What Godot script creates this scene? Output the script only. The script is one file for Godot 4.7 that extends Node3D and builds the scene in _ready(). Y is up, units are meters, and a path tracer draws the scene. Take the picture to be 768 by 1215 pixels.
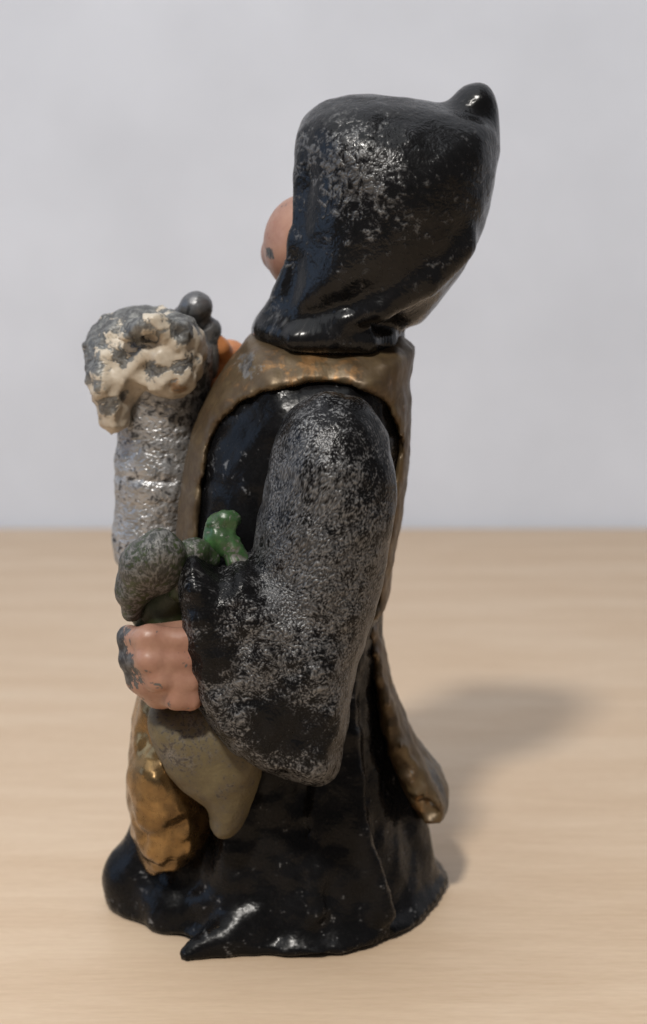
extends Node3D
# A small painted cast-metal figurine on a pale table before a plain wall. All shapes are worked out in millimetres and written to the meshes in metres.

const MM := 0.001

# ---------------------------------------------------------------- distance shapes (millimetres)
class Shape:
	func d(_p: Vector3) -> float:
		return 1e6

class Ball extends Shape:                       # ellipsoid, may be turned
	var c: Vector3
	var r: Vector3
	var inv: Basis
	func _init(at: Vector3, radii: Vector3, turn := Vector3.ZERO) -> void:
		c = at; r = radii; inv = Basis.from_euler(turn).inverse()
	func d(p: Vector3) -> float:
		var q := inv * (p - c)
		var k := (q / r).length()
		var m := (q / (r * r)).length()
		return k * (k - 1.0) / maxf(m, 1e-4)

class Limb extends Shape:                       # a chain of tapered capsules, joined smoothly
	var pts: Array
	var rad: Array
	var k: float
	func _init(points: Array, radii: Array, blend := 0.8) -> void:
		pts = points; rad = radii; k = blend
	func d(p: Vector3) -> float:
		var best := 1e6
		for i in pts.size() - 1:
			var a: Vector3 = pts[i]
			var ab: Vector3 = pts[i + 1] - a
			var t := clampf((p - a).dot(ab) / maxf(ab.length_squared(), 1e-6), 0.0, 1.0)
			var e: float = (p - a - ab * t).length() - lerpf(rad[i], rad[i + 1], t)
			if k > 0.0 and i > 0:
				var h := maxf(k - absf(best - e), 0.0) / k
				best = minf(best, e) - h * h * k * 0.25
			else:
				best = minf(best, e)
		return best

class Outline extends Shape:                    # a rounded body whose side view is a smooth outline; T is its half depth, R the reach of its rounding
	var grid := PackedFloat32Array()
	var lo: Vector2
	var n: Vector2i
	var step := 0.5
	var mid: Vector2
	var z0: float
	var kx: float
	var ky: float
	var T: float
	var R: float
	var fit: float
	func _init(outline: Array, depth_at: float, half_depth: float, rounding: float, lean_x := 0.0, lean_y := 0.0, smooth := true) -> void:
		z0 = depth_at; T = half_depth; R = rounding; kx = lean_x; ky = lean_y
		fit = minf(1.0, T / R)
		var poly := PackedVector2Array()
		var m := outline.size()
		for i in m:
			var a: Vector2 = outline[(i + m - 1) % m]
			var b: Vector2 = outline[i]
			var c: Vector2 = outline[(i + 1) % m]
			var e: Vector2 = outline[(i + 2) % m]
			var cuts := 3 if smooth else 1
			for j in cuts:
				poly.append(b.cubic_interpolate(c, a, e, j / float(cuts)))
		lo = poly[0]
		var hi := poly[0]
		for v in poly:
			lo = lo.min(v); hi = hi.max(v)
		mid = (lo + hi) * 0.5
		lo -= Vector2(4, 4); hi += Vector2(4, 4)
		n = Vector2i(((hi - lo) / step).ceil()) + Vector2i(2, 2)
		grid.resize(n.x * n.y)
		var count := poly.size()
		for j in n.y:
			for i in n.x:
				var p := lo + Vector2(i, j) * step
				var best := 1e9
				var inside := false
				var prev := poly[count - 1]
				for q in poly:
					var ab := q - prev
					var ap := p - prev
					var t := clampf(ap.dot(ab) / maxf(ab.length_squared(), 1e-9), 0.0, 1.0)
					best = minf(best, (ap - ab * t).length_squared())
					if (q.y > p.y) != (prev.y > p.y) and p.x < (prev.x - q.x) * (p.y - q.y) / (prev.y - q.y) + q.x:
						inside = not inside
					prev = q
				grid[j * n.x + i] = -sqrt(best) if inside else sqrt(best)
		for pass_ in 8:                         # round off the inner creases
			var was := grid.duplicate()
			for j in range(1, n.y - 1):
				for i in range(1, n.x - 1):
					var at := j * n.x + i
					var share := clampf((-was[at] - 1.0) * 0.4, 0.0, 1.0)
					if share > 0.0:
						grid[at] = lerpf(was[at], (was[at - 1] + was[at + 1] + was[at - n.x] + was[at + n.x]) * 0.25, share)
	func flat(x: float, y: float) -> float:
		var fx := (x - lo.x) / step
		var fy := (y - lo.y) / step
		var gx := clampf(fx, 0.0, n.x - 1.001)
		var gy := clampf(fy, 0.0, n.y - 1.001)
		var i := int(gx)
		var j := int(gy)
		var at := j * n.x + i
		gx -= i; gy -= j
		var v := lerpf(lerpf(grid[at], grid[at + 1], gx), lerpf(grid[at + n.x], grid[at + n.x + 1], gx), gy)
		return v + (absf(fx - clampf(fx, 0.0, n.x - 1.0)) + absf(fy - clampf(fy, 0.0, n.y - 1.0))) * step
	func d(p: Vector3) -> float:
		var s := flat(p.x, p.y)
		var dz := p.z - z0 - kx * (p.x - mid.x) - ky * (p.y - mid.y)
		var q := maxf(s + R, 0.0)
		var w := dz * R / T
		return (sqrt(q * q + w * w) - R) * fit

class Join extends Shape:                       # smooth union
	var all: Array
	var k: float
	func _init(shapes: Array, blend: float) -> void:
		all = shapes; k = blend
	func d(p: Vector3) -> float:
		var best := 1e6
		for s: Shape in all:
			var e := s.d(p)
			var h := maxf(k - absf(best - e), 0.0) / k
			best = minf(best, e) - h * h * k * 0.25
		return best

class Less extends Shape:                       # smooth difference
	var a: Shape
	var b: Shape
	var k: float
	func _init(from: Shape, cut: Shape, blend: float) -> void:
		a = from; b = cut; k = blend
	func d(p: Vector3) -> float:
		var x := a.d(p)
		var y := -b.d(p)
		var h := maxf(k - absf(x - y), 0.0) / k
		return maxf(x, y) + h * h * k * 0.25

class Rough extends Shape:                      # the uneven surface of the casting
	var a: Shape
	var amp: float
	var noise: FastNoiseLite
	func _init(of: Shape, amount: float, wave: float, number := 1) -> void:
		a = of; amp = amount
		noise = FastNoiseLite.new()
		noise.seed = number
		noise.noise_type = FastNoiseLite.TYPE_SIMPLEX_SMOOTH
		noise.frequency = 1.0 / wave
		noise.fractal_octaves = 2
	func d(p: Vector3) -> float:
		var e := a.d(p)
		if e > 3.0 or e < -3.0:
			return e
		return e + amp * noise.get_noise_3dv(p)

class Shell extends Shape:                      # a coat over another shape outside an arched opening seen from the side
	var a: Shape
	var arch: Outline
	var grow: float
	var low: float
	func _init(of: Shape, thick: float, opening: Outline, lowest: float) -> void:
		a = of; grow = thick; arch = opening; low = lowest
	func d(p: Vector3) -> float:
		var x := a.d(p) - grow
		var y := maxf(-arch.flat(p.x, p.y), low - p.y)
		var k := 1.2
		var h := maxf(k - absf(x - y), 0.0) / k
		return maxf(x, y) + h * h * k * 0.25

class Skirt extends Shape:                      # the flaring robe: an uneven foot print drawn in to an oval waist
	var c := Vector2(-6, 0)
	var foot := PackedFloat32Array()
	var top: float
	var waist: Vector2
	func _init(prints: Array, high: float, oval: Vector2) -> void:
		top = high; waist = oval
		var m := prints.size()
		var poly := PackedVector2Array()
		for i in m:
			for j in 6:
				poly.append(prints[i].cubic_interpolate(prints[(i + 1) % m], prints[(i + m - 1) % m], prints[(i + 2) % m], j / 6.0))
		foot.resize(180)
		for i in 180:
			var way := Vector2.from_angle(i * TAU / 180.0)
			var r := 15.0
			for j in poly.size():
				var hit = Geometry2D.segment_intersects_segment(c, c + way * 60.0, poly[j], poly[(j + 1) % poly.size()])
				if hit != null:
					r = (hit - c).length()
			foot[i] = r
	func d(p: Vector3) -> float:
		var q := Vector2(p.x, p.z) - c
		var rho := q.length()
		var a := fposmod(q.angle(), TAU) / TAU * 180.0
		var i := int(a) % 180
		var r0 := lerpf(foot[i], foot[(i + 1) % 180], a - int(a))
		var way := q / maxf(rho, 1e-3)
		var r1 := 1.0 / (Vector2(way.x / waist.x, way.y / waist.y)).length()
		var t := clampf(p.y / top, 0.0, 1.0)
		var th := q.angle()
		var open := pow(1.0 - t, 1.5)
		var fold := (1.2 * sin(th * 7.0 + 0.8 + t * 1.6) + 0.6 * sin(th * 13.0 + 2.0 - t * 2.6)) * (t * (1.0 - t) * 3.0 + 0.1)
		var lip := 1.3 * exp(-pow((p.y - 0.7) / 1.2, 2.0))
		var r := lerpf(r1, r0 - 1.1, open) + fold + lip
		var e := (rho - r) * 0.72
		var y0 := -p.y
		var y1 := p.y - top - 4.0
		var cap := maxf(y0 - 0.0, y1)
		var k := 1.6
		var h := maxf(k - absf(e - cap), 0.0) / k
		return maxf(e, cap) + h * h * k * 0.25

# ---------------------------------------------------------------- from a distance shape to a mesh
class Part:                                     # one part: its shape, mesh arrays and pictures
	var called: String
	var under := ""
	var shape: Shape
	var lo: Vector3
	var hi: Vector3
	var cell: float
	var look: Dictionary
	var density := 8.0                          # texels per millimetre
	var axis := Vector2.ZERO                    # x, z of the upright axis the texture is wound round
	var girth := 8.0
	var verts := PackedVector3Array()
	var norms := PackedVector3Array()
	var index := PackedInt32Array()
	var uvs := PackedVector2Array()
	var pic: Array = []
	var wear: Callable

	func build(_n := 0) -> void:
		net()
		wind()
		paint()

	func net() -> void:
		var B := 4
		var N := B + 1
		var size := Vector3i(((hi - lo) / (cell * B)).ceil())
		var span := Vector3i(size * B) + Vector3i(2, 2, 2)
		var reach := B * cell * 0.866 * 1.35
		var ids := {}
		var edges := PackedInt64Array()
		var kinds := PackedByteArray()
		var f := PackedFloat32Array()
		f.resize(N * N * N)
		for bz in size.z:
			for by in size.y:
				for bx in size.x:
					var b0 := Vector3(bx, by, bz) * (B * cell) + lo
					if absf(shape.d(b0 + Vector3.ONE * (B * cell * 0.5))) > reach:
						continue
					var at := 0
					for z in N:
						for y in N:
							for x in N:
								f[at] = shape.d(b0 + Vector3(x, y, z) * cell)
								at += 1
					for z in B:
						for y in B:
							for x in B:
								var o := (z * N + y) * N + x
								var v0 := f[o]
								var v1 := f[o + 1]
								var v2 := f[o + N]
								var v3 := f[o + N + 1]
								var v4 := f[o + N * N]
								var v5 := f[o + N * N + 1]
								var v6 := f[o + N * N + N]
								var v7 := f[o + N * N + N + 1]
								var low := minf(minf(minf(v0, v1), minf(v2, v3)), minf(minf(v4, v5), minf(v6, v7)))
								if low >= 0.0:
									continue
								var high := maxf(maxf(maxf(v0, v1), maxf(v2, v3)), maxf(maxf(v4, v5), maxf(v6, v7)))
								if high < 0.0:
									continue
								var sum := Vector3.ZERO
								var hits := 0
								if (v0 < 0.0) != (v1 < 0.0):
									sum += Vector3(v0 / (v0 - v1), 0, 0); hits += 1
								if (v2 < 0.0) != (v3 < 0.0):
									sum += Vector3(v2 / (v2 - v3), 1, 0); hits += 1
								if (v4 < 0.0) != (v5 < 0.0):
									sum += Vector3(v4 / (v4 - v5), 0, 1); hits += 1
								if (v6 < 0.0) != (v7 < 0.0):
									sum += Vector3(v6 / (v6 - v7), 1, 1); hits += 1
								if (v0 < 0.0) != (v2 < 0.0):
									sum += Vector3(0, v0 / (v0 - v2), 0); hits += 1
								if (v1 < 0.0) != (v3 < 0.0):
									sum += Vector3(1, v1 / (v1 - v3), 0); hits += 1
								if (v4 < 0.0) != (v6 < 0.0):
									sum += Vector3(0, v4 / (v4 - v6), 1); hits += 1
								if (v5 < 0.0) != (v7 < 0.0):
									sum += Vector3(1, v5 / (v5 - v7), 1); hits += 1
								if (v0 < 0.0) != (v4 < 0.0):
									sum += Vector3(0, 0, v0 / (v0 - v4)); hits += 1
								if (v1 < 0.0) != (v5 < 0.0):
									sum += Vector3(1, 0, v1 / (v1 - v5)); hits += 1
								if (v2 < 0.0) != (v6 < 0.0):
									sum += Vector3(0, 1, v2 / (v2 - v6)); hits += 1
								if (v3 < 0.0) != (v7 < 0.0):
									sum += Vector3(1, 1, v3 / (v3 - v7)); hits += 1
								var key: int = ((bz * B + z + 1) * span.y + by * B + y + 1) * span.x + bx * B + x + 1
								ids[key] = verts.size()
								verts.append(b0 + (Vector3(x, y, z) + sum / hits) * cell)
								edges.append(key)
								var kind := 0
								if (v0 < 0.0) != (v1 < 0.0):
									kind |= 1
								if (v0 < 0.0) != (v2 < 0.0):
									kind |= 2
								if (v0 < 0.0) != (v4 < 0.0):
									kind |= 4
								if v0 < 0.0:
									kind |= 8
								kinds.append(kind)
		var sx := 1
		var sy := span.x
		var sz := span.x * span.y
		for i in edges.size():
			var kind := kinds[i]
			if kind & 7 == 0:
				continue
			var key := edges[i]
			var inner := kind & 8 != 0
			if kind & 1:
				quad(ids, key, sy, sz, inner)
			if kind & 2:
				quad(ids, key, sz, sx, inner)
			if kind & 4:
				quad(ids, key, sx, sy, inner)
		norms.resize(verts.size())
		for i in range(0, index.size(), 3):
			var a := verts[index[i]]
			var nn := (verts[index[i + 2]] - a).cross(verts[index[i + 1]] - a)
			for j in 3:
				norms[index[i + j]] += nn
		for i in norms.size():
			norms[i] = norms[i].normalized()

	func quad(ids: Dictionary, key: int, u: int, v: int, inner: bool) -> void:
		var a: int = ids.get(key, -1)
		var b: int = ids.get(key - u, -1)
		var c: int = ids.get(key - u - v, -1)
		var e: int = ids.get(key - v, -1)
		if a < 0 or b < 0 or c < 0 or e < 0:
			return
		if inner:
			index.append_array([a, c, b, a, e, c])
		else:
			index.append_array([a, b, c, a, c, e])

	func wind() -> void:                        # texture coordinates round the heart of the part as on a globe or a tube, the seam at the back
		var heart: Vector3 = look.get("heart", (lo + hi) * 0.5)
		var half := (hi - lo) * 0.5
		var tube: bool = look.get("tube", false)
		uvs.resize(verts.size())
		for i in verts.size():
			var p := verts[i]
			var q := (p - heart) / half
			uvs[i] = Vector2(0.5 + atan2(q.x, q.z) / TAU, (0.5 - q.y * 0.5) if tube else acos(clampf(q.y / maxf(q.length(), 1e-3), -1.0, 1.0)) / PI)
		var twin := {}
		for i in range(0, index.size(), 3):
			var most := maxf(uvs[index[i]].x, maxf(uvs[index[i + 1]].x, uvs[index[i + 2]].x))
			for j in 3:
				var k := index[i + j]
				if most - uvs[k].x > 0.5:
					if not twin.has(k):
						twin[k] = verts.size()
						verts.append(verts[k]); norms.append(norms[k]); uvs.append(uvs[k] + Vector2(1, 0))
					index[i + j] = twin[k]

	func paint() -> void:
		var W := int(clampf(TAU * girth * density, 64, 1400))
		var H := int(clampf((hi.y - lo.y) * density * 1.4, 64, 1000))
		var mw := maxi(W / 8, 24)
		var mh := maxi(H / 8, 24)
		# where each texel lies on the part, from the mesh
		var place := PackedVector3Array()
		var far := PackedFloat32Array()
		place.resize(mw * mh); far.resize(mw * mh); far.fill(-1.0)
		for i in verts.size():
			var t := uvs[i]
			var x := int(t.x * mw) % mw
			var y := clampi(int(t.y * mh), 0, mh - 1)
			var p := verts[i]
			var r: float = ((p - look.get("heart", (lo + hi) * 0.5)) / (hi - lo)).length()
			if r > far[y * mw + x]:
				far[y * mw + x] = r
				place[y * mw + x] = p
		for pass_ in 60:
			var again := false
			var was := far.duplicate()
			for y in mh:
				for x in mw:
					if was[y * mw + x] >= 0.0:
						continue
					var sum := Vector3.ZERO
					var hits := 0
					for s in [[1, 0], [-1, 0], [0, 1], [0, -1]]:
						var yy: int = y + s[1]
						if yy < 0 or yy >= mh:
							continue
						var k: int = yy * mw + (x + s[0] + mw) % mw
						if was[k] >= 0.0:
							sum += place[k]; hits += 1
					if hits:
						place[y * mw + x] = sum / hits
						far[y * mw + x] = 0.0
					else:
						again = true
			if not again:
				break
		var flatp := PackedFloat32Array()
		var flatw := PackedFloat32Array()
		flatp.resize(mw * mh * 3); flatw.resize(mw * mh * 3)
		for i in mw * mh:
			var p := place[i]
			flatp[i * 3] = p.x; flatp[i * 3 + 1] = p.y; flatp[i * 3 + 2] = p.z
			var m: Vector3 = wear.call(p)
			flatw[i * 3] = m.x; flatw[i * 3 + 1] = m.y; flatw[i * 3 + 2] = m.z
		var im := Image.create_from_data(mw, mh, false, Image.FORMAT_RGBF, flatp.to_byte_array())
		im.resize(W, H, Image.INTERPOLATE_BILINEAR)
		flatp = im.get_data().to_float32_array()
		im = Image.create_from_data(mw, mh, false, Image.FORMAT_RGBF, flatw.to_byte_array())
		im.resize(W, H, Image.INTERPOLATE_BILINEAR)
		flatw = im.get_data().to_float32_array()
		var fine := FastNoiseLite.new()
		fine.seed = look.get("seed", 7)
		fine.noise_type = FastNoiseLite.TYPE_PERLIN
		fine.frequency = look.get("fine", 1.6)
		fine.fractal_octaves = 4
		fine.fractal_gain = 0.75
		var mid := FastNoiseLite.new()
		mid.seed = look.get("seed", 7) + 11
		mid.noise_type = FastNoiseLite.TYPE_SIMPLEX_SMOOTH
		mid.frequency = look.get("mid", 0.35)
		mid.fractal_octaves = 3
		var a0: Color = look.paint
		var a1: Color = look.get("paint2", look.paint)
		var b0: Color = look.metal
		var b1: Color = look.get("metal2", look.metal)
		var edge: Color = look.get("edge", look.metal)
		var third: Color = look.get("third", look.paint)
		var third_metal: float = look.get("third_metal", 0.0)
		var third_rough: float = look.get("third_rough", 0.5)
		var r0: float = look.get("paint_rough", 0.3)
		var r1: float = look.get("metal_rough", 0.5)
		var m0: float = look.get("paint_metal", 0.0)
		var m1: float = look.get("metal_metal", 0.6)
		var coat: float = look.get("coat_high", 0.35)
		var pit: float = look.get("pit", 0.4)
		var pit_paint: float = look.get("pit_paint", 0.06)
		var fm: float = look.get("fine_share", 0.6)
		var sharp: float = look.get("sharp", 7.0)
		var col := PackedByteArray()
		var orm := PackedByteArray()
		var high := PackedByteArray()
		col.resize(W * H * 3); orm.resize(W * H * 3); high.resize(W * H)
		for i in W * H:
			var k := i * 3
			var p := Vector3(flatp[k], flatp[k + 1], flatp[k + 2])
			var nf := fine.get_noise_3dv(p) * 2.7
			var nm := mid.get_noise_3dv(p) * 1.5
			var s := nf * fm + nm * (1.0 - fm)
			var w := clampf((s + flatw[k] * 2.0 - 1.0) * sharp + 0.5, 0.0, 1.0)
			var g := clampf((nm * 0.7 + nf * 0.5 + flatw[k + 1] * 2.0 - 1.0) * 1.6 + 0.3, 0.0, 1.0)
			var cp := a0.lerp(a1, clampf(nm * 0.5 + 0.5 + nf * 0.25, 0.0, 1.0)).lerp(third, g)
			var rim := w * (1.0 - w) * 4.0
			var cm := b0.lerp(b1, clampf(nf * 1.2 + 0.45, 0.0, 1.0)).lerp(edge, rim * 0.5)
			var c := cp.lerp(cm, w)
			col[k] = int(clampf(c.r, 0.0, 1.0) * 255.0)
			col[k + 1] = int(clampf(c.g, 0.0, 1.0) * 255.0)
			col[k + 2] = int(clampf(c.b, 0.0, 1.0) * 255.0)
			orm[k] = 255
			orm[k + 1] = int(clampf(lerpf(lerpf(r0, third_rough, g), r1, w) + nf * 0.08 + flatw[k + 2], 0.04, 1.0) * 255.0)
			orm[k + 2] = int(clampf(lerpf(lerpf(m0, third_metal, g), m1, w), 0.0, 1.0) * 255.0)
			high[i] = int(clampf(0.5 + coat * (1.0 - w) * 0.5 + nf * lerpf(pit_paint, pit, w) * 0.5, 0.0, 1.0) * 255.0)
		pic = [Image.create_from_data(W, H, false, Image.FORMAT_RGB8, col), Image.create_from_data(W, H, false, Image.FORMAT_RGB8, orm), Image.create_from_data(W, H, false, Image.FORMAT_L8, high)]

	func node() -> MeshInstance3D:
		var arrays := []
		arrays.resize(Mesh.ARRAY_MAX)
		var base := lo * 0.0
		var out := PackedVector3Array()
		out.resize(verts.size())
		for i in verts.size():
			out[i] = (verts[i] - base) * 0.001
		arrays[Mesh.ARRAY_VERTEX] = out
		arrays[Mesh.ARRAY_NORMAL] = norms
		arrays[Mesh.ARRAY_TEX_UV] = uvs
		arrays[Mesh.ARRAY_INDEX] = index
		var mesh := ArrayMesh.new()
		mesh.add_surface_from_arrays(Mesh.PRIMITIVE_TRIANGLES, arrays)
		var m := ORMMaterial3D.new()
		m.resource_name = called
		m.albedo_texture = ImageTexture.create_from_image(pic[0])
		m.orm_texture = ImageTexture.create_from_image(pic[1])
		m.heightmap_enabled = true
		m.heightmap_scale = look.get("relief", 0.02)
		m.heightmap_texture = ImageTexture.create_from_image(pic[2])
		m.metallic_specular = look.get("specular", 0.5)
		var o := MeshInstance3D.new()
		o.name = called
		o.mesh = mesh
		o.material_override = m
		return o

# ---------------------------------------------------------------- helpers
var skins: Array[Part] = []

func skin(called: String, under: String, shape: Shape, lo: Vector3, hi: Vector3, cell: float, girth: float, density: float, look: Dictionary, wear: Callable) -> void:
	var s := Part.new()
	s.called = called; s.under = under; s.shape = shape; s.lo = lo; s.hi = hi; s.cell = cell; s.girth = girth; s.density = density; s.look = look; s.wear = wear
	s.axis = Vector2((lo.x + hi.x) * 0.5, (lo.z + hi.z) * 0.5)
	skins.append(s)

static func lin(r: float, g: float, b: float) -> Color:
	return Color(r, g, b).linear_to_srgb()

static func spot(p: Vector3, c: Vector2, r: float) -> float:   # 1 at a place of the side view, falling to 0 at r millimetres
	var t := clampf(1.0 - Vector2(p.x - c.x, p.y - c.y).length() / r, 0.0, 1.0)
	return t * t * (3.0 - 2.0 * t)

func bulb(called: String, at: Vector3, color: Color, energy: float, size: float) -> void:
	var l := OmniLight3D.new()
	l.name = called; l.position = at; l.light_color = color; l.light_energy = energy; l.light_size = size
	l.omni_range = 8.0; l.omni_attenuation = 2.0; l.shadow_enabled = true
	add_child(l)

func soft(called: String, at: Vector3, towards: Vector3, color: Color, energy: float, size: Vector2) -> void:
	var l := AreaLight3D.new()
	l.name = called; l.light_color = color; l.light_energy = energy; l.area_size = size; l.area_range = 8.0; l.area_attenuation = 2.0; l.shadow_enabled = true
	add_child(l)
	l.look_at_from_position(at, towards, Vector3.UP if absf((towards - at).normalized().y) < 0.95 else Vector3.FORWARD)

# ---------------------------------------------------------------- the scene
func _ready() -> void:
	# camera
	var cam := Camera3D.new()
	cam.name = "camera"
	cam.position = Vector3(0, 0.093, 0.2)
	cam.rotation_degrees.x = -12.1
	cam.fov = 34.28
	cam.near = 0.01
	cam.far = 20.0
	var lens := CameraAttributesPhysical.new()
	lens.frustum_focal_length = 4.3
	lens.exposure_aperture = 1.9
	lens.frustum_focus_distance = 0.183
	lens.frustum_near = 0.01
	lens.frustum_far = 20.0
	lens.exposure_multiplier = 1.0
	cam.attributes = lens
	add_child(cam)
	cam.fov = 34.28
	# surroundings: a dim room
	var world := WorldEnvironment.new()
	world.name = "surroundings"
	var e := Environment.new()
	e.background_mode = Environment.BG_COLOR
	e.background_color = Color(0.36, 0.36, 0.37)
	e.tonemap_mode = Environment.TONE_MAPPER_LINEAR
	e.tonemap_exposure = 1.3
	e.sdfgi_enabled = true; e.ssao_enabled = true; e.ssil_enabled = true
	world.environment = e
	add_child(world)
	# lamps: the ceiling lamp behind the photographer's left shoulder, the pale ceiling, the window on the left
	bulb("ceiling_lamp", Vector3(0, 0.05, 0) + Vector3(-0.23, 1.0, 0.75).normalized() * 1.0, Color(1.0, 0.98, 0.95), 0.66, 0.045)
	soft("ceiling_glow", Vector3(-0.45, 1.4, 0.1), Vector3(0, 0, 0), Color(0.96, 0.98, 1.0), 0.7, Vector2(1.5, 1.5))
	soft("window_light", Vector3(-1.5, 0.5, 0.1), Vector3(0, 0.05, 0), Color(0.68, 0.82, 1.0), 0.21, Vector2(0.7, 0.9))
	# the table and the wall
	setting()
	# the figurine
	var figure := Node3D.new()
	figure.name = "monk_figurine"
	figure.set_meta("label", "worn painted metal monk figurine in black hood holding a grey mug and a radish")
	figure.set_meta("category", "figurine")
	add_child(figure)
	shapes()
	var t0 := Time.get_ticks_msec()
	var job := WorkerThreadPool.add_group_task(build_one, skins.size(), -1, true)
	WorkerThreadPool.wait_for_group_task_completion(job)
	var parts := {}
	var tris := 0
	for s in skins:
		var o: MeshInstance3D = s.node()
		tris += s.index.size() / 3
		if s.under == "":
			figure.add_child(o, true)
			parts[s.called] = o
		else:
			parts[s.under].add_child(o, true)
	print("skins ", skins.size(), " triangles ", tris, " ms ", Time.get_ticks_msec() - t0)

func build_one(i: int) -> void:
	skins[i].build()

func setting() -> void:
	var grain := FastNoiseLite.new()
	grain.seed = 3; grain.frequency = 1.0; grain.fractal_octaves = 4; grain.noise_type = FastNoiseLite.TYPE_SIMPLEX
	var W := 800
	var H := 1600
	var bytes := PackedByteArray()
	var rough := PackedByteArray()
	bytes.resize(W * H * 3); rough.resize(W * H)
	var c0 := lin(0.655, 0.503, 0.356)
	var c1 := lin(0.56, 0.412, 0.28)
	for y in H:
		for x in W:
			var mx := x * 0.525
			var mz := y * 0.2625 + 2.5 * grain.get_noise_2d(mx * 0.006, y * 0.004)
			var n := grain.get_noise_2d(mx * 0.012, mz * 0.07) * 0.85 + grain.get_noise_2d(mx * 0.06 + 90.0, mz * 0.9) * 0.5 + grain.get_noise_2d(mx * 0.35 + 40.0, mz * 2.6) * 0.38
			var c := c0.lerp(c1, clampf(0.42 + n * 0.6, 0.0, 1.0))
			var k := (y * W + x) * 3
			bytes[k] = int(c.r * 255.0); bytes[k + 1] = int(c.g * 255.0); bytes[k + 2] = int(c.b * 255.0)
			rough[y * W + x] = int(clampf(0.5 + n * 0.12, 0, 1) * 255.0)
	var m := StandardMaterial3D.new()
	m.resource_name = "pale wood"
	m.albedo_texture = ImageTexture.create_from_image(Image.create_from_data(W, H, false, Image.FORMAT_RGB8, bytes))
	m.roughness_texture = ImageTexture.create_from_image(Image.create_from_data(W, H, false, Image.FORMAT_L8, rough))
	m.metallic_specular = 0.35
	var t := MeshInstance3D.new()
	t.name = "wooden_table"
	var half := 0.42
	var z0 := -0.2155
	var z1 := 0.42
	var edge := 0.002
	var st := SurfaceTool.new()
	st.begin(Mesh.PRIMITIVE_TRIANGLES)
	var prof := [Vector2(z1 - edge, -0.02), Vector2(z1, -0.018), Vector2(z1, -edge), Vector2(z1 - edge, 0), Vector2(z0 + edge, 0), Vector2(z0, -edge), Vector2(z0, -0.018), Vector2(z0 + edge, -0.02)]
	for i in prof.size():
		var a: Vector2 = prof[i]
		var b: Vector2 = prof[(i + 1) % prof.size()]
		var q := [Vector3(-half, a.y, a.x), Vector3(half, a.y, a.x), Vector3(half, b.y, b.x), Vector3(-half, b.y, b.x)]
		for k in [0, 2, 1, 0, 3, 2]:
			var p: Vector3 = q[k]
			st.set_uv(Vector2(p.x / 0.42 + 0.5, (p.z - p.y) / 0.42 + 0.31))
			st.add_vertex(p)
	for s in [-1.0, 1.0]:
		for i in range(1, prof.size() - 1):
			var tri := [prof[0], prof[i], prof[i + 1]]
			if s < 0:
				tri.reverse()
			for v in tri:
				st.set_uv(Vector2(v.x, v.y) / 0.42)
				st.add_vertex(Vector3(half * s, v.y, v.x))
	st.generate_normals()
	t.mesh = st.commit()
	t.material_override = m
	t.set_meta("label", "pale birch tabletop with faint grain under the figurine")
	t.set_meta("category", "table")
	add_child(t)
	var w := MeshInstance3D.new()
	w.name = "wall"
	var box := BoxMesh.new()
	box.size = Vector3(2.4, 1.6, 0.06)
	w.mesh = box
	w.position = Vector3(0, 0.3, -0.2165 - 0.03)
	var wm := StandardMaterial3D.new()
	wm.resource_name = "white wall paint"
	wm.albedo_color = lin(0.70, 0.748, 0.845)
	wm.roughness = 0.85
	var mottle := FastNoiseLite.new()
	mottle.seed = 5; mottle.frequency = 0.012; mottle.fractal_octaves = 5
	var tones := Gradient.new()
	tones.colors = PackedColorArray([Color(0.95, 0.95, 0.95), Color(1, 1, 1)])
	var roller := NoiseTexture2D.new()
	roller.width = 512; roller.height = 512; roller.seamless = true; roller.noise = mottle; roller.color_ramp = tones
	wm.albedo_texture = roller
	wm.uv1_triplanar = true
	wm.uv1_scale = Vector3(3, 3, 3)
	w.material_override = wm
	w.set_meta("kind", "structure")
	add_child(w)

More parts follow.
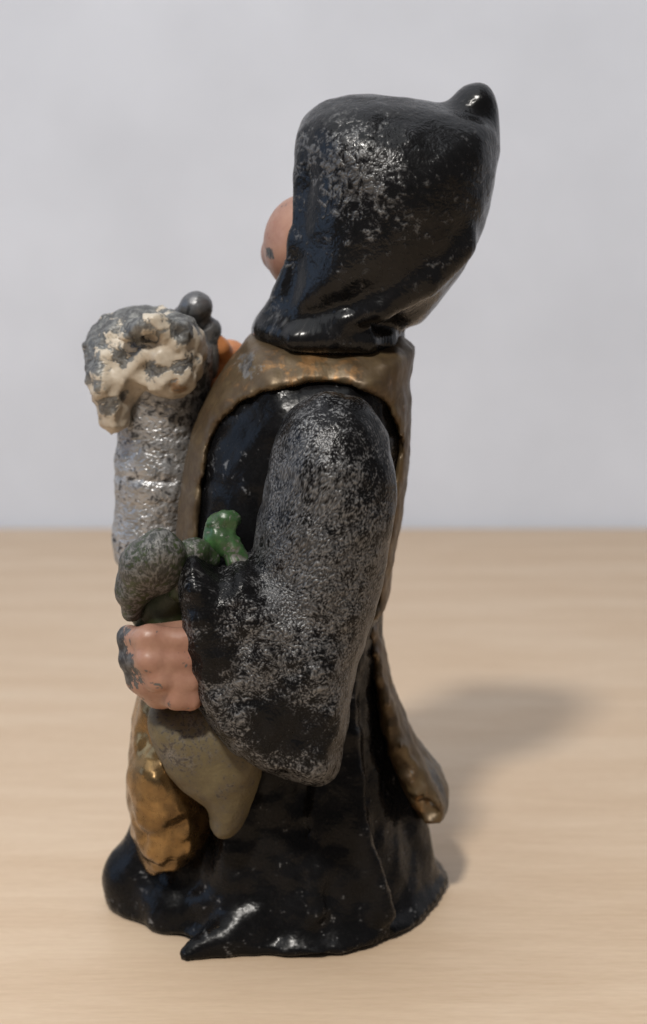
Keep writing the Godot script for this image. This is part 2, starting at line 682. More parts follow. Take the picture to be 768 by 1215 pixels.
func shapes() -> void:
	var black := lin(0.0042, 0.0041, 0.0043)
	var black2 := lin(0.0075, 0.0073, 0.0078)
	var lead := lin(0.30, 0.30, 0.30)
	var lead2 := lin(0.10, 0.10, 0.105)
	var enamel := {"paint": black, "paint2": black2, "metal": lead2, "metal2": lead, "edge": lead, "paint_rough": 0.26, "metal_rough": 0.45, "metal_metal": 0.5, "third": lin(0.022, 0.022, 0.023), "third_rough": 0.42, "specular": 0.27}

	# ---- robe
	var prints := [Vector2(-28.5, 0.9), Vector2(-26.8, 5), Vector2(-24.6, 8.6), Vector2(-20.5, 11.8), Vector2(-16.5, 14.8), Vector2(-12.5, 17.2), Vector2(-8.4, 18.4), Vector2(-1.4, 19.6), Vector2(4.6, 17.4), Vector2(11, 12), Vector2(15.2, 4), Vector2(16.4, -4), Vector2(14, -11), Vector2(6, -17), Vector2(-4, -19), Vector2(-14, -18), Vector2(-22, -13), Vector2(-27, -6)]
	var torso := Outline.new([Vector2(-6.7, 71.47), Vector2(8.74, 71.26), Vector2(9.39, 66.57), Vector2(9.66, 60.37), Vector2(9.11, 53.04), Vector2(7.93, 45.59), Vector2(6.94, 38.03), Vector2(6.15, 29.25), Vector2(3.85, 20.3), Vector2(-15.41, 20.3), Vector2(-18.67, 29.25), Vector2(-18.5, 38.03), Vector2(-17.42, 45.59), Vector2(-16.81, 50.92), Vector2(-15.99, 56.19), Vector2(-14.47, 61.41), Vector2(-12.15, 66.05), Vector2(-9.36, 69.64)], 0.0, 14.0, 11.0)
	var skirt := Skirt.new(prints, 38.0, Vector2(12.8, 11.5))
	var shoe := Limb.new([Vector3(-19.5, 11.5, 5), Vector3(-23.6, 3.6, 4), Vector3(-19, 2.5, 9)], [3.4, 4.0, 3.2], 2.0)
	var toe := Limb.new([Vector3(-16.2, 0.5, 18.6), Vector3(-12.4, 1.3, 17.2), Vector3(-8.0, 2.2, 15.6)], [1.0, 1.8, 2.4])
	var toe2 := Limb.new([Vector3(-14.8, 1.0, 17.8), Vector3(-11.0, 2.6, 16.4), Vector3(-6.5, 6.0, 14.6), Vector3(-4.5, 11.0, 12.6)], [0.8, 1.5, 1.0, 0.4])
	var fold_a := Limb.new([Vector3(-8.0, 14.5, 10.6), Vector3(-10.5, 9.5, 11.8), Vector3(-14.5, 4.2, 12.6), Vector3(-20.0, 1.4, 11.2)], [0.6, 1.1, 1.3, 1.2])
	var fold_b := Limb.new([Vector3(-10.6, 14.0, 10.0), Vector3(-13.5, 8.5, 10.6), Vector3(-19.5, 3.2, 9.6)], [0.7, 1.0, 1.0])
	var fold_c := Limb.new([Vector3(0.0, 30.0, 10.6), Vector3(-0.8, 16.0, 13.4), Vector3(-1.0, 5.0, 17.0)], [0.3, 0.7, 0.8])
	var crease := Limb.new([Vector3(2.8, 36, 8.5), Vector3(3.4, 25, 11.2), Vector3(4.5, 14, 13.4), Vector3(7.5, 3.5, 14.6)], [0.4, 0.8, 1.0, 1.3])
	var floor_cut := Ball.new(Vector3(0, -60, 0), Vector3(400, 60, 400))
	var robe := Rough.new(Less.new(Join.new([torso, skirt, shoe, toe, toe2, fold_a, fold_b, fold_c, crease], 1.7), floor_cut, 0.4), 0.26, 4.0, 4)
	skin("robe", "", robe, Vector3(-31, -0.3, -22), Vector3(19, 73, 24), 0.62, 18.0, 6.5, enamel.merged({"seed": 21, "fine": 1.3, "mid": 0.22, "relief": 0.014, "pit_paint": 0.25, "tube": true, "metal2": lin(0.18, 0.18, 0.18), "edge": lin(0.16, 0.16, 0.16)}, true),
		func(p: Vector3) -> Vector3:
			var low := clampf((7.0 - p.y) / 7.0, 0.0, 1.0)
			return Vector3(0.155 + 0.15 * low * low + 0.1 * spot(p, Vector2(-11.26, 57.41), 6.0), 0.25 * low, 0.0))

	# ---- scapular: the gold mantle with its front and back panels
	var arch := Outline.new([Vector2(-14.81, 43.63), Vector2(-14.71, 49.67), Vector2(-14.24, 54.64), Vector2(-13.2, 60.05), Vector2(-11.33, 63.27), Vector2(-8.71, 65.59), Vector2(-5.16, 66.94), Vector2(-0.86, 67.61), Vector2(2.96, 67.32), Vector2(6.22, 65.88), Vector2(8.26, 62.98), Vector2(8.96, 59.56), Vector2(8.52, 55.63), Vector2(7.6, 49.67), Vector2(6.47, 43.63), Vector2(5.13, 37.51), Vector2(-8.42, 22.91), Vector2(-14.97, 33.39)], 0.0, 1.0, 1.0)
	var gold := {"paint": lin(0.125, 0.086, 0.042), "paint2": lin(0.065, 0.042, 0.023), "metal": lin(0.05, 0.045, 0.04), "metal2": lin(0.16, 0.15, 0.14), "edge": lin(0.3, 0.2, 0.1), "paint_rough": 0.46, "paint_metal": 0.4, "metal_rough": 0.5, "metal_metal": 0.4, "third": lin(0.24, 0.13, 0.05), "third_metal": 0.6, "third_rough": 0.4, "relief": 0.014, "pit_paint": 0.25, "fine": 1.2, "mid": 0.3}
	var mantle := Rough.new(Shell.new(torso, 1.0, arch, 38.0), 0.25, 3.5, 9)
	skin("scapular", "", mantle, Vector3(-20, 36, -17), Vector3(12, 74, 17), 0.5, 14.0, 7.0, gold.merged({"seed": 31}),
		func(p: Vector3) -> Vector3:
			return Vector3(0.12 + 0.7 * spot(p, Vector2(-8.53, 69.41), 2.4) + 0.25 * spot(p, Vector2(0.57, 67.52), 3.0), 0.15 + 0.55 * spot(p, Vector2(-0.38, 67.8), 8.0) + 0.3 * spot(p, Vector2(-9.59, 68.86), 5.0), 0.0))
	var front := Rough.new(Join.new([Limb.new([Vector3(-20.83, 28.89, 12), Vector3(-20.89, 21.32, 13), Vector3(-19.83, 14.36, 13)], [1.0, 1.6, 1.2]), Ball.new(Vector3(-19.4, 19.67, 14.2), Vector3(3.4, 5.2, 3.4)), Limb.new([Vector3(-18.75, 28.18, 13), Vector3(-17.6, 20.65, 14), Vector3(-18.59, 13.5, 13.5)], [0.8, 1.0, 1.0]), Outline.new([Vector2(-17.77, 47.59), Vector2(-20.42, 38.06), Vector2(-22.82, 27.8), Vector2(-23.8, 21.98), Vector2(-24.25, 16.2), Vector2(-23.64, 11.14), Vector2(-22.23, 7.63), Vector2(-20.12, 6.72), Vector2(-16.91, 7.63), Vector2(-13.78, 10.81), Vector2(-13.09, 15.08), Vector2(-13.44, 20.65), Vector2(-14.39, 27.25), Vector2(-15.26, 38.06), Vector2(-15.52, 47.59)], 6.0, 10.0, 5.0)], 1.6), 0.45, 4.0, 12)
	skin("front_panel", "scapular", front, Vector3(-27, 4, -7), Vector3(-10, 47, 19), 0.5, 9.0, 8.0, gold.merged({"seed": 33, "paint": lin(0.34, 0.21, 0.085), "paint2": lin(0.14, 0.09, 0.042), "third": lin(0.36, 0.22, 0.085), "paint_rough": 0.25, "paint_metal": 0.8, "third_metal": 0.85, "third_rough": 0.2, "pit_paint": 0.12}, true),
		func(p: Vector3) -> Vector3:
			return Vector3(-0.25 + 0.35 * spot(p, Vector2(-22.78, 11.15), 2.5) + 0.3 * spot(p, Vector2(-15.34, 21.04), 3.0), -0.2, 0.0))
	var back := Rough.new(Outline.new([Vector2(5.66, 41.28), Vector2(7.17, 35.3), Vector2(8.71, 28.14), Vector2(11.11, 21.99), Vector2(13.29, 18.38), Vector2(15.15, 16), Vector2(16.05, 13.49), Vector2(15.54, 11.54), Vector2(13.94, 10.62), Vector2(11.87, 11.43), Vector2(9.24, 16.34), Vector2(7.05, 22.55), Vector2(5.94, 29.25), Vector2(4.85, 35.85)], 0.0, 6.5, 1.6), 0.3, 3.0, 14)
	skin("back_panel", "scapular", back, Vector3(2, 8, -11), Vector3(19, 45, 11), 0.5, 8.0, 7.0, gold.merged({"seed": 35}),
		func(p: Vector3) -> Vector3:
			return Vector3(0.2 + 0.5 * spot(p, Vector2(15.2, 12.58), 2.5), 0.18 + 0.35 * spot(p, Vector2(12.8, 13.4), 4.0), 0.0))

	# ---- hood
	var dome := Outline.new([Vector2(-3.19, 90.1), Vector2(-3.37, 93.5), Vector2(-2.77, 96.4), Vector2(-1.38, 98.42), Vector2(1.08, 99.67), Vector2(4.53, 100.14), Vector2(8.47, 99.86), Vector2(12.42, 99.19), Vector2(15.89, 98.52), Vector2(19.17, 97.36), Vector2(20.51, 94.95), Vector2(20.38, 91.56), Vector2(19.68, 87.16), Vector2(18.27, 82.71), Vector2(16.02, 78.73), Vector2(13.75, 75.92), Vector2(11.35, 73.19), Vector2(8.32, 72.89), Vector2(4.67, 72.48), Vector2(-1.42, 72.38), Vector2(-6.7, 72.48), Vector2(-7.61, 72.89), Vector2(-6.47, 75.51), Vector2(-5.35, 77.42), Vector2(-4.53, 80.72), Vector2(-3.9, 85.19)], 0.0, 12.6, 11.5)
	var horn := Outline.new([Vector2(13.82, 98.32), Vector2(14.98, 99.67), Vector2(16.44, 100.91), Vector2(17.9, 101.38), Vector2(19.29, 100.91), Vector2(20.21, 99.28), Vector2(20.57, 96.4), Vector2(20.25, 93.02), Vector2(17.51, 91.07), Vector2(14.48, 93.99)], 0.0, 3.6, 3.0)
	var ring: Array = [Vector3(-6.7, 72.28, 0), Vector3(-5.74, 72.3, 5), Vector3(-3.11, 72.29, 8.5), Vector3(1.06, 72.2, 9.5), Vector3(4.86, 71.99, 8.5), Vector3(7.13, 71.41, 5), Vector3(7.92, 71.06, 0)]
	var ring_r := [1.3, 1.2, 1.2, 1.1, 1.2, 1.2, 1.3]
	var ring_far := []
	for q: Vector3 in ring:
		ring_far.append(Vector3(q.x, q.y, -q.z))
	var neck := Ball.new(Vector3(0.71, 71.47, 0), Vector3(7.0, 3.4, 8.6))
	var pouch := Limb.new([Vector3(-1.76, 73.25, 7.5), Vector3(2.51, 74.53, 9.6), Vector3(6.53, 75.93, 10.2), Vector3(11.65, 78.89, 9), Vector3(15.97, 83.02, 6)], [0.5, 0.8, 1.2, 1.5, 1.4])
	var brow := Limb.new([Vector3(-1.75, 94.92, 3.5), Vector3(-2.15, 90.63, 4), Vector3(-3.04, 83.43, 4.5), Vector3(-4.65, 77.05, 4), Vector3(-6.59, 72.99, 3)], [0.8, 1.0, 1.1, 1.1, 1.3])
	var brow_far := Limb.new([Vector3(-1.81, 94.99, -3.5), Vector3(-2.23, 90.54, -4), Vector3(-3.18, 82.99, -4.5), Vector3(-4.84, 76.4, -4), Vector3(-6.79, 72.38, -3)], [0.8, 1.0, 1.1, 1.1, 1.3])
	var mouth := Ball.new(Vector3(-4.96, 84.11, -2), Vector3(5, 8.0, 7.0), Vector3(0, 0.3, -0.15))
	var hood := Rough.new(Less.new(Join.new([horn, Join.new([dome, neck, Limb.new(ring, ring_r), Limb.new(ring_far, ring_r), pouch, brow, brow_far], 2.2)], 1.0), mouth, 0.8), 0.2, 5.0, 17)
	skin("hood", "", hood, Vector3(-10, 66, -16), Vector3(23, 104, 16), 0.5, 13.0, 10.0, enamel.merged({"seed": 41, "fine": 1.4, "mid": 0.32, "fine_share": 0.6, "relief": 0.028, "pit": 1.0, "pit_paint": 0.17, "metal_rough": 0.4, "metal": lin(0.05, 0.05, 0.052), "metal2": lin(0.13, 0.13, 0.13), "edge": lin(0.10, 0.10, 0.10), "sharp": 2.4, "specular": 0.36, "paint_rough": 0.24}, true),
		func(p: Vector3) -> Vector3:
			var front_worn := 0.42 * spot(p, Vector2(3.17, 93.02), 9.0) + 0.24 * spot(p, Vector2(4.79, 87.04), 9.0) + 0.12 * spot(p, Vector2(15.06, 90.66), 9.0) + 0.12 * spot(p, Vector2(-3.28, 82.17), 4.0) + 0.3 * (spot(p, Vector2(-2.72, 95.39), 2.0) + spot(p, Vector2(-3.02, 91.11), 1.6) + spot(p, Vector2(-3.13, 87.27), 1.6) + spot(p, Vector2(-3.64, 83.89), 1.5) + spot(p, Vector2(-4.24, 80.19), 1.6) + spot(p, Vector2(-5.25, 77.05), 1.6)) + 0.25 * spot(p, Vector2(-6.49, 73.79), 4.0) + 0.2 * spot(p, Vector2(-2.76, 93.48), 4.0)
			return Vector3(0.13 + front_worn + 0.12 * spot(p, Vector2(12.98, 82.28), 6.0), 0.16 + 0.45 * spot(p, Vector2(0.59, 99.09), 5.0) + 0.4 * spot(p, Vector2(7.49, 99.47), 5.0) + 0.2 * front_worn, 0.0))

	# ---- face
	var flesh := {"paint": lin(0.36, 0.20, 0.14), "paint2": lin(0.29, 0.145, 0.10), "metal": lin(0.03, 0.03, 0.032), "metal2": lin(0.12, 0.12, 0.12), "edge": lin(0.05, 0.04, 0.04), "paint_rough": 0.42, "metal_rough": 0.5, "metal_metal": 0.4, "third": lin(0.40, 0.14, 0.10), "relief": 0.008, "fine": 1.3, "mid": 0.3}
	var head := Vector3(-2.33, 82.64, -1.5)
	var way := Vector3(-0.45, 0, -0.893)
	var side := Vector3(-0.893, 0, 0.45)
	var face := Join.new([Ball.new(head, Vector3(4.9, 5.9, 6.6)), Ball.new(head + way * 3.6 + side * 1.9 + Vector3(0, -1.2, 0), Vector3(2.0, 2.2, 2.0)), Ball.new(head + way * 3.6 - side * 1.9 + Vector3(0, -1.2, 0), Vector3(2.0, 2.2, 2.0)), Limb.new([head + way * 5.0 + Vector3(0, 1.2, 0), head + way * 6.0 + Vector3(0, -0.5, 0)], [0.6, 0.95]), Ball.new(head + way * 3.9 + Vector3(0, -4.2, 0), Vector3(1.6, 1.4, 1.8))], 0.9)
	skin("face", "", face, Vector3(-14, 72, -12), Vector3(6, 92, 10), 0.45, 6.0, 8.0, flesh.merged({"seed": 51}),
		func(p: Vector3) -> Vector3:
			return Vector3(0.06 + 0.75 * spot(p, Vector2(-6.3, 81.87), 1.3) + 0.25 * spot(p, Vector2(-4.37, 87.67), 1.2), 0.05, 0.0))
	for s in [1.0, -1.0]:
		var at: Vector3 = head + way * 4.7 + side * (2.0 * s) + Vector3(0, 0.9, 0)
		skin("eye", "face", Ball.new(at, Vector3(0.75, 0.6, 0.75)), at - Vector3.ONE * 1.2, at + Vector3.ONE * 1.2, 0.2, 1.0, 8.0, {"paint": lin(0.02, 0.018, 0.016), "metal": lin(0.02, 0.02, 0.02), "seed": 55}, func(_p: Vector3) -> Vector3: return Vector3.ZERO)
	var lips := head + way * 4.75 + Vector3(0, -2.5, 0)
	skin("mouth", "face", Limb.new([lips + side * 1.0, lips, lips - side * 1.0], [0.35, 0.5, 0.35]), lips - Vector3.ONE * 2.2, lips + Vector3.ONE * 2.2, 0.2, 1.0, 8.0, {"paint": lin(0.3, 0.05, 0.04), "metal": lin(0.1, 0.05, 0.05), "seed": 57}, func(_p: Vector3) -> Vector3: return Vector3.ZERO)

	# ---- the near sleeve, a wide bell, and the far one
	var bell := Outline.new([Vector2(1.03, 67.21), Vector2(4.31, 66.55), Vector2(6.67, 63.71), Vector2(7.84, 59.32), Vector2(8.16, 54.98), Vector2(7.53, 50.6), Vector2(6.33, 44.69), Vector2(4.92, 39.2), Vector2(3.49, 35.17), Vector2(2.54, 29.57), Vector2(1.86, 25.97), Vector2(1.28, 23.38), Vector2(-0.89, 22.34), Vector2(-3.83, 23.17), Vector2(-8.24, 25.04), Vector2(-11.92, 28.13), Vector2(-14.02, 31.41), Vector2(-15.51, 35.47), Vector2(-16.49, 40.51), Vector2(-16.59, 45.48), Vector2(-15.96, 48.44), Vector2(-14.13, 49.42), Vector2(-11.68, 47.06), Vector2(-9.39, 45.88), Vector2(-8.13, 48.24), Vector2(-7.52, 52.55), Vector2(-6.53, 57.4), Vector2(-5.36, 62.19), Vector2(-3.56, 65.42), Vector2(-1.31, 66.84)], 17.5, 8.2, 8.0, 0.02, -0.06)
	var cuff := Outline.new([Vector2(-7.9, 48.59), Vector2(-11.49, 47.82), Vector2(-13.89, 50.33), Vector2(-15.79, 49.37), Vector2(-16.41, 46.26), Vector2(-16.31, 41.56), Vector2(-15.35, 36.42), Vector2(-13.89, 32.32), Vector2(-11.83, 28.99), Vector2(-8.1, 25.84), Vector2(-3.77, 24.11), Vector2(-0.77, 23.49), Vector2(1.35, 24.42), Vector2(1.93, 27.06), Vector2(2.69, 31.11), Vector2(1.52, 39.59)], 19.5, 6.8, 3.0, 0.03, 0.0)
	var inside := Outline.new([Vector2(-18.37, 47.56), Vector2(-15.34, 47.17), Vector2(-13.1, 44.82), Vector2(-11.66, 39.29), Vector2(-10.39, 32.79), Vector2(-12.14, 31.48), Vector2(-15.27, 34.7), Vector2(-18.61, 35.7)], 18.2, 4.6, 3.0)
	var sleeve := Rough.new(Less.new(Join.new([bell, cuff], 1.5), inside, 0.5), 0.3, 4.5, 23)
	var worn_black := enamel.merged({"metal": lin(0.026, 0.026, 0.027), "metal2": lin(0.195, 0.195, 0.197), "metal_rough": 0.46, "metal_metal": 0.6, "fine": 3.4, "mid": 0.45, "fine_share": 0.6, "relief": 0.026, "pit": 1.0, "pit_paint": 0.25, "sharp": 1.9, "seed": 61}, true)
	skin("sleeve", "", sleeve, Vector3(-18, 18, 6), Vector3(11, 70, 30), 0.45, 12.0, 10.0, worn_black.merged({"heart": Vector3(-6, 38, 17)}),
		func(p: Vector3) -> Vector3:
			var w := 0.49 - 0.5 * spot(p, Vector2(-12.28, 39.81), 4.2) - 0.45 * spot(p, Vector2(-13.5, 45.1), 3.0) - 0.4 * spot(p, Vector2(-5.07, 31.99), 6.0) - 0.3 * spot(p, Vector2(-0.38, 30.02), 4.0) - 0.25 * spot(p, Vector2(4.25, 64.57), 6.0) - 0.35 * spot(p, Vector2(-9.23, 46.97), 4.0) - 0.22 * spot(p, Vector2(7.07, 58.93), 5.0)
			w += 0.16 * spot(p, Vector2(-1.29, 48.44), 11.0) + 0.12 * spot(p, Vector2(-0.37, 59.31), 7.0) - 0.15 * spot(p, Vector2(-4.99, 64.57), 4.0) - 0.4 * spot(p, Vector2(-13.76, 49.66), 4.0)
			return Vector3(w, 0.12, 0.0))
	var far_sleeve := Rough.new(Join.new([Limb.new([Vector3(0.11, 59.04, -15), Vector3(-6.15, 44.6, -19), Vector3(-10.51, 54.2, -17)], [7.0, 7.0, 5.6], 3.0), Limb.new([Vector3(-6.16, 42.26, -19), Vector3(-9.59, 36.63, -18)], [6.0, 4.0])], 3.0), 0.3, 4.5, 25)
	skin("sleeve", "", far_sleeve, Vector3(-18, 34, -30), Vector3(11, 74, -6), 0.7, 10.0, 5.0, worn_black.merged({"seed": 63}, true), func(_p: Vector3) -> Vector3: return Vector3(0.35, 0.1, 0.0))

	# ---- near hand closed on the stalks
	var fist := []
	var palm := Ball.new(Vector3(-16.15, 36.66, 19.5), Vector3(3.0, 5.2, 4.2))
	fist.append(palm)
	for i in 4:
		var off := Vector3([0.0, 0.2, 1.1, 3.0][i], -2.3 * i, [0.0, 0.5, 0.3, -0.5][i])
		fist.append(Limb.new([Vector3(-14.72, 40.73, 23.5) + Vector3(0, off.y, 0), Vector3(-19.3, 41.13, 24.2) + off, Vector3(-21.79, 39.94, 20.5) + off, Vector3(-21.32, 38.72, 16.4) + off, Vector3(-18.86, 38.55, 15.8) + off], [1.3, 1.38, 1.36, 1.2, 1.05], 0.8))
	var thumb := Limb.new([Vector3(-15.23, 38.35, 17.5), Vector3(-17.04, 40.23, 19.5), Vector3(-18.87, 41.16, 22)], [1.4, 1.3, 1.0])
	fist.append(thumb)
	var wrist := Limb.new([Vector3(-15.06, 36.62, 20), Vector3(-11.64, 37.95, 19.5)], [3.8, 3.6])
	fist.append(wrist)
	fist.append(Ball.new(Vector3(-18.82, 36.77, 20.5), Vector3(3.3, 4.2, 3.9)))
	var hand := Rough.new(Join.new(fist, 1.0), 0.16, 3.0, 27)
	skin("hand", "", hand, Vector3(-25, 25, 12), Vector3(-8, 45, 28), 0.36, 6.0, 10.0, flesh.merged({"seed": 71, "sharp": 9.0}),
		func(p: Vector3) -> Vector3:
			return Vector3(0.2 + 0.7 * spot(p, Vector2(-22.85, 36.93), 4.0) + 0.7 * spot(p, Vector2(-23.17, 40.08), 3.0) + 0.6 * spot(p, Vector2(-21.26, 32.82), 2.0) + 0.35 * spot(p, Vector2(-18.39, 36.63), 0.8), 0.12 + 0.5 * spot(p, Vector2(-20.35, 40.78), 1.6), 0.0))

	# ---- far hand on the mug handle
	var grip := []
	grip.append(Ball.new(Vector3(-11.99, 66.75, -10), Vector3(3.0, 3.6, 2.8)))
	for i in 4:
		var off := Vector3(0, -1.95 * i, 0)
		grip.append(Limb.new([Vector3(-11.65, 68.45, -12) + off, Vector3(-13.63, 68.38, -12.6) + off, Vector3(-14.71, 68.62, -9.6) + off, Vector3(-13.9, 68.82, -7) + off], [1.05, 1.0, 0.95, 0.85], 0.6))
	grip.append(Limb.new([Vector3(-12.1, 68.11, -8.5), Vector3(-12.81, 69.72, -6.5), Vector3(-13.39, 70.82, -6)], [1.2, 1.05, 0.85]))
	grip.append(Limb.new([Vector3(-11.63, 65.55, -11), Vector3(-10.44, 56.63, -16)], [2.4, 3.0]))
	skin("hand", "", Join.new(grip, 0.8), Vector3(-18, 52, -22), Vector3(-3, 76, -1), 0.42, 5.0, 7.0, flesh.merged({"seed": 73, "paint": lin(0.5, 0.2, 0.07), "paint2": lin(0.4, 0.15, 0.06)}, true), func(_p: Vector3) -> Vector3: return Vector3(0.08, 0.08, 0.0))

	# ---- radish
	var root := Rough.new(Outline.new([Vector2(-20.28, 30.39), Vector2(-19.97, 26.48), Vector2(-17.62, 21.71), Vector2(-13.93, 18.36), Vector2(-13.37, 15.83), Vector2(-12.1, 14.67), Vector2(-10.11, 15.2), Vector2(-8.7, 17.94), Vector2(-7.48, 21.82), Vector2(-6.47, 25.45), Vector2(-6.24, 30.59), Vector2(-9.14, 33.14), Vector2(-14.5, 31.82), Vector2(-17.93, 31)], 16.5, 5.4, 5.4, 0.0, 0.02), 0.25, 4.0, 29)
	var olive := {"paint": lin(0.125, 0.098, 0.046), "paint2": lin(0.07, 0.052, 0.026), "metal": lin(0.20, 0.18, 0.15), "metal2": lin(0.06, 0.05, 0.04), "paint_rough": 0.55, "metal_rough": 0.6, "metal_metal": 0.25, "third": lin(0.16, 0.17, 0.08), "relief": 0.012, "pit": 0.8, "pit_paint": 0.3, "fine": 2.4, "mid": 0.25, "sharp": 3.0}
	skin("radish", "", root, Vector3(-24, 9, 9), Vector3(-3, 37, 24), 0.45, 7.0, 9.0, olive.merged({"seed": 81}),
		func(p: Vector3) -> Vector3:
			return Vector3(0.34 + 0.2 * spot(p, Vector2(-15.6, 29.3), 5.5) + 0.15 * spot(p, Vector2(-18.22, 26.56), 4.0), 0.1 + 0.5 * spot(p, Vector2(-16.13, 30.95), 3.5), 0.0))

	# ---- the worn leaf bunch over the hand, and the green sprig
	var leafy := {"paint": lin(0.035, 0.05, 0.016), "paint2": lin(0.02, 0.028, 0.011), "metal": lin(0.035, 0.035, 0.033), "metal2": lin(0.165, 0.162, 0.15), "paint_rough": 0.42, "metal_rough": 0.55, "metal_metal": 0.35, "fine": 1.8, "mid": 0.35, "relief": 0.018, "pit": 0.6, "sharp": 3.0, "fine_share": 0.65}
	var curl := Rough.new(Join.new([Limb.new([Vector3(-21.48, 43.13, 20), Vector3(-21.31, 45.75, 21), Vector3(-19.85, 49.21, 22.5), Vector3(-17.97, 50.35, 22.5), Vector3(-16.6, 48.96, 21.5)], [1.3, 1.6, 2.1, 2.3, 2.0], 1.5), Ball.new(Vector3(-18.92, 48.2, 20), Vector3(3.6, 3.3, 3.6))], 1.6), 0.2, 3.0, 31)
	skin("leaf", "", curl, Vector3(-26, 36, 12), Vector3(-12, 54, 29), 0.4, 6.0, 9.0, leafy.merged({"seed": 91, "third": lin(0.03, 0.07, 0.02)}), func(_p: Vector3) -> Vector3: return Vector3(0.62, 0.1, 0.0))
	var inner := Rough.new(Join.new([Ball.new(Vector3(-18.61, 42.64, 17.5), Vector3(3.4, 4.4, 3.0)), Ball.new(Vector3(-16.42, 44.95, 18), Vector3(2.4, 4.2, 2.4))], 1.2), 0.3, 3.0, 33)
	skin("leaf", "", inner, Vector3(-24, 34, 11), Vector3(-10, 52, 24), 0.45, 5.0, 8.0, leafy.merged({"seed": 93}), func(_p: Vector3) -> Vector3: return Vector3(0.2, 0.2, 0.0))
	var ridge := Rough.new(Limb.new([Vector3(-16, 45.61, 20.5), Vector3(-15.44, 48.45, 21), Vector3(-14.43, 49.97, 20.5), Vector3(-12.86, 48.73, 19)], [1.3, 1.5, 1.5, 1.3], 1.0), 0.3, 2.5, 35)
	skin("leaf", "", ridge, Vector3(-20, 42, 14), Vector3(-9, 54, 26), 0.4, 4.0, 9.0, leafy.merged({"seed": 95, "paint": lin(0.03, 0.055, 0.02)}, true), func(_p: Vector3) -> Vector3: return Vector3(0.5, 0.15, 0.0))
	var green := leafy.merged({"paint": lin(0.05, 0.13, 0.04), "paint2": lin(0.022, 0.045, 0.018), "metal": lin(0.13, 0.12, 0.09), "paint_rough": 0.36, "third": lin(0.075, 0.085, 0.045), "seed": 97}, true)
	var sprig := Rough.new(Join.new([Ball.new(Vector3(-11.16, 52.87, 18), Vector3(2.0, 1.25, 1.2), Vector3(0, 0, 0.2)), Ball.new(Vector3(-12.1, 51.14, 18.5), Vector3(1.4, 1.8, 1.2)), Ball.new(Vector3(-10.79, 50.46, 18.5), Vector3(1.5, 1.2, 1.0), Vector3(0, 0, -0.6)), Limb.new([Vector3(-10.78, 50.95, 18.5), Vector3(-9.46, 48.15, 19)], [1.1, 1.4])], 0.7), 0.35, 1.6, 37)
	skin("sprig", "", sprig, Vector3(-16, 46, 14), Vector3(-7, 57, 23), 0.3, 3.0, 11.0, green,
		func(p: Vector3) -> Vector3: return Vector3(0.25 + 0.4 * spot(p, Vector2(-9.46, 48.34), 3.0), 0.15 + 0.5 * spot(p, Vector2(-9.82, 50.09), 2.0), 0.0))

	# ---- mug
	var tin := {"paint": lin(0.25, 0.252, 0.255), "paint2": lin(0.52, 0.52, 0.525), "metal": lin(0.10, 0.10, 0.105), "metal2": lin(0.05, 0.05, 0.052), "edge": lin(0.2, 0.2, 0.2), "paint_rough": 0.4, "paint_metal": 0.62, "metal_rough": 0.5, "metal_metal": 0.5, "third": lin(0.22, 0.2, 0.17), "third_metal": 0.5, "fine": 0.9, "mid": 0.3, "relief": 0.042, "pit_paint": 0.85, "sharp": 3.0}
	var body := Limb.new([Vector3(-19.62, 68.21, -5), Vector3(-20.54, 54.2, -5), Vector3(-21.44, 46.6, -5)], [6.0, 5.3, 5.1], 2.0)
	var foot_cut := Limb.new([Vector3(-21.52, 43.08, -5), Vector3(-21.47, 45.5, -5)], [5.1, 5.1], 0.0)
	var flat_foot := Ball.new(Vector3(-21.53, 42.42, -5) - Vector3(0, 60, 0), Vector3(60, 60, 60))
	var groove := Less.new(Less.new(Join.new([body, foot_cut], 1.0), flat_foot, 1.2), Band.new(Vector3(-20.75, 54.2, -5), 5.4, 0.22), 0.4)
	var mug := Rough.new(groove, 0.16, 2.2, 39)
	skin("beer_mug", "", mug, Vector3(-30, 36, -13), Vector3(-9, 79, 3), 0.45, 5.5, 9.0, tin.merged({"seed": 101, "tube": true}),
		func(p: Vector3) -> Vector3:
			return Vector3(0.33 + 0.3 * spot(p, Vector2(-16.47, 66.17), 7.0) - 0.15 * spot(p, Vector2(-18.59, 49.86), 6.0) + 0.2 * spot(p, Vector2(-23.04, 59.33), 4.0), 0.12 + 0.2 * spot(p, Vector2(-24.25, 51.98), 4.0), 0.0))
	var cream := {"paint": lin(0.55, 0.49, 0.40), "paint2": lin(0.40, 0.33, 0.245), "metal": lin(0.09, 0.09, 0.088), "metal2": lin(0.22, 0.22, 0.21), "edge": lin(0.42, 0.36, 0.27), "paint_rough": 0.45, "metal_rough": 0.5, "metal_metal": 0.45, "third": lin(0.25, 0.15, 0.08), "fine": 1.1, "mid": 0.4, "fine_share": 0.5, "relief": 0.03, "coat_high": 0.7, "pit": 0.5, "sharp": 7.0}
	var froth := Rough.new(Join.new([Ball.new(Vector3(-22.1, 69.49, -3), Vector3(7.3, 5.6, 6.6)), Ball.new(Vector3(-18.11, 69.84, 0), Vector3(3.9, 5.0, 4.8)), Ball.new(Vector3(-18.68, 66.9, 1), Vector3(3.0, 2.3, 3.2)), Ball.new(Vector3(-25.93, 66.57, 0), Vector3(2.6, 3.6, 4.0)), Ball.new(Vector3(-25.42, 62.75, 0), Vector3(2.2, 2.7, 2.6)), Limb.new([Vector3(-23.27, 72.6, 4), Vector3(-20.22, 73.64, 4.5), Vector3(-16.85, 72.54, 3.5)], [1.2, 1.3, 1.3])], 1.2), 0.7, 2.7, 41)
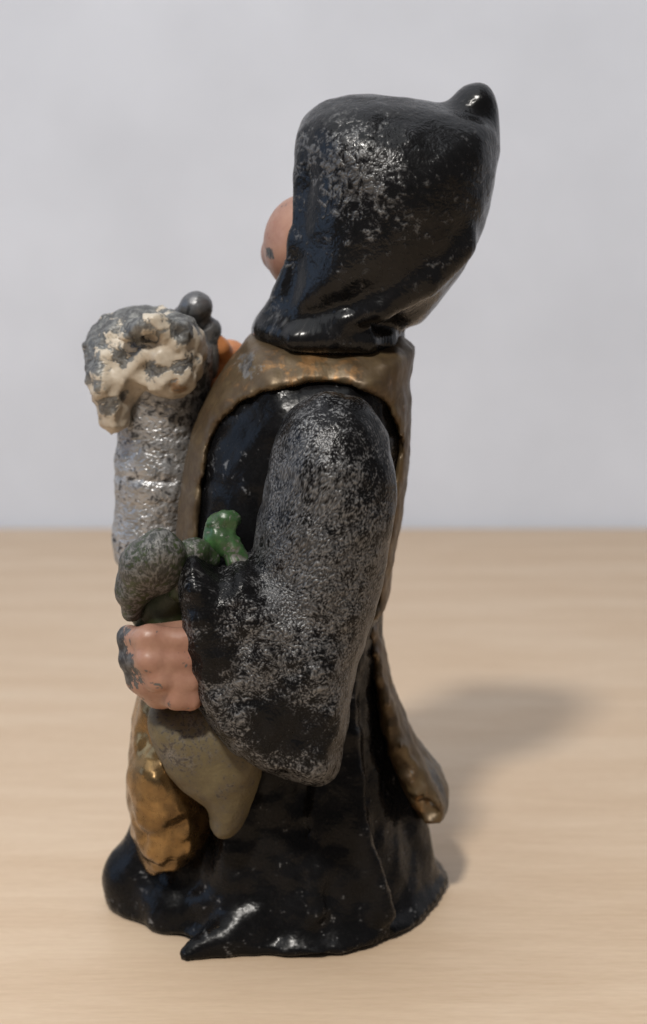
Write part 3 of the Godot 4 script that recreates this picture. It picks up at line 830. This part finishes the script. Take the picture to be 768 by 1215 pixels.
	skin("foam", "beer_mug", froth, Vector3(-33, 56, -12), Vector3(-10, 79, 8), 0.42, 7.0, 9.0, cream.merged({"seed": 103}),
		func(p: Vector3) -> Vector3:
			return Vector3(0.22 + 0.7 * spot(p, Vector2(-22.66, 75.11), 4.6) + 0.75 * spot(p, Vector2(-29.13, 68.62), 4.4) + 0.6 * spot(p, Vector2(-27.28, 72.89), 4.0) + 0.65 * spot(p, Vector2(-23.95, 69.6), 2.3) + 0.6 * spot(p, Vector2(-21.11, 71.6), 2.3) + 0.65 * spot(p, Vector2(-19.89, 68.1), 2.6) + 0.6 * spot(p, Vector2(-16.18, 68.9), 2.0) + 0.55 * spot(p, Vector2(-16.31, 72.89), 2.4) + 0.6 * spot(p, Vector2(-26.23, 63.72), 2.4) + 0.6 * spot(p, Vector2(-17.1, 75.21), 3.6), 0.1 + 0.4 * spot(p, Vector2(-16.92, 66.09), 3.0), 0.0))
	var lid := Rough.new(Join.new([Limb.new([Vector3(-18.68, 73.33, -6), Vector3(-16.58, 73.95, -6), Vector3(-14.42, 72.08, -6)], [1.0, 1.3, 1.3]), Limb.new([Vector3(-14, 71.87, -6), Vector3(-14.28, 66.83, -6)], [1.3, 1.2]), Ball.new(Vector3(-15.66, 74.87, -5), Vector3(2.1, 1.9, 2.1))], 0.8), 0.15, 2.5, 43)
	skin("thumb_lever", "beer_mug", lid, Vector3(-26, 60, -10), Vector3(-10, 80, 0), 0.36, 4.0, 9.0, tin.merged({"seed": 105, "paint": lin(0.12, 0.12, 0.125), "paint2": lin(0.2, 0.2, 0.2), "pit_paint": 0.2}, true), func(_p: Vector3) -> Vector3: return Vector3(0.35, 0.05, 0.0))
	var handle := Limb.new([Vector3(-14.82, 68.7, -8), Vector3(-13.6, 67.37, -8.5), Vector3(-13.45, 62.22, -8.5), Vector3(-15.31, 59.23, -7)], [0.9, 0.9, 0.9, 0.9], 0.4)
	skin("handle", "beer_mug", handle, Vector3(-20, 54, -12), Vector3(-9, 73, -4), 0.4, 3.0, 7.0, tin.merged({"seed": 107}), func(_p: Vector3) -> Vector3: return Vector3(0.4, 0.05, 0.0))

class Band extends Shape:                       # a thin ring round an upright axis
	var c: Vector3
	var big: float
	var small: float
	func _init(at: Vector3, r: float, thick: float) -> void:
		c = at; big = r; small = thick
	func d(p: Vector3) -> float:
		var q := p - c
		return Vector2(Vector2(q.x, q.z).length() - big, q.y).length() - small
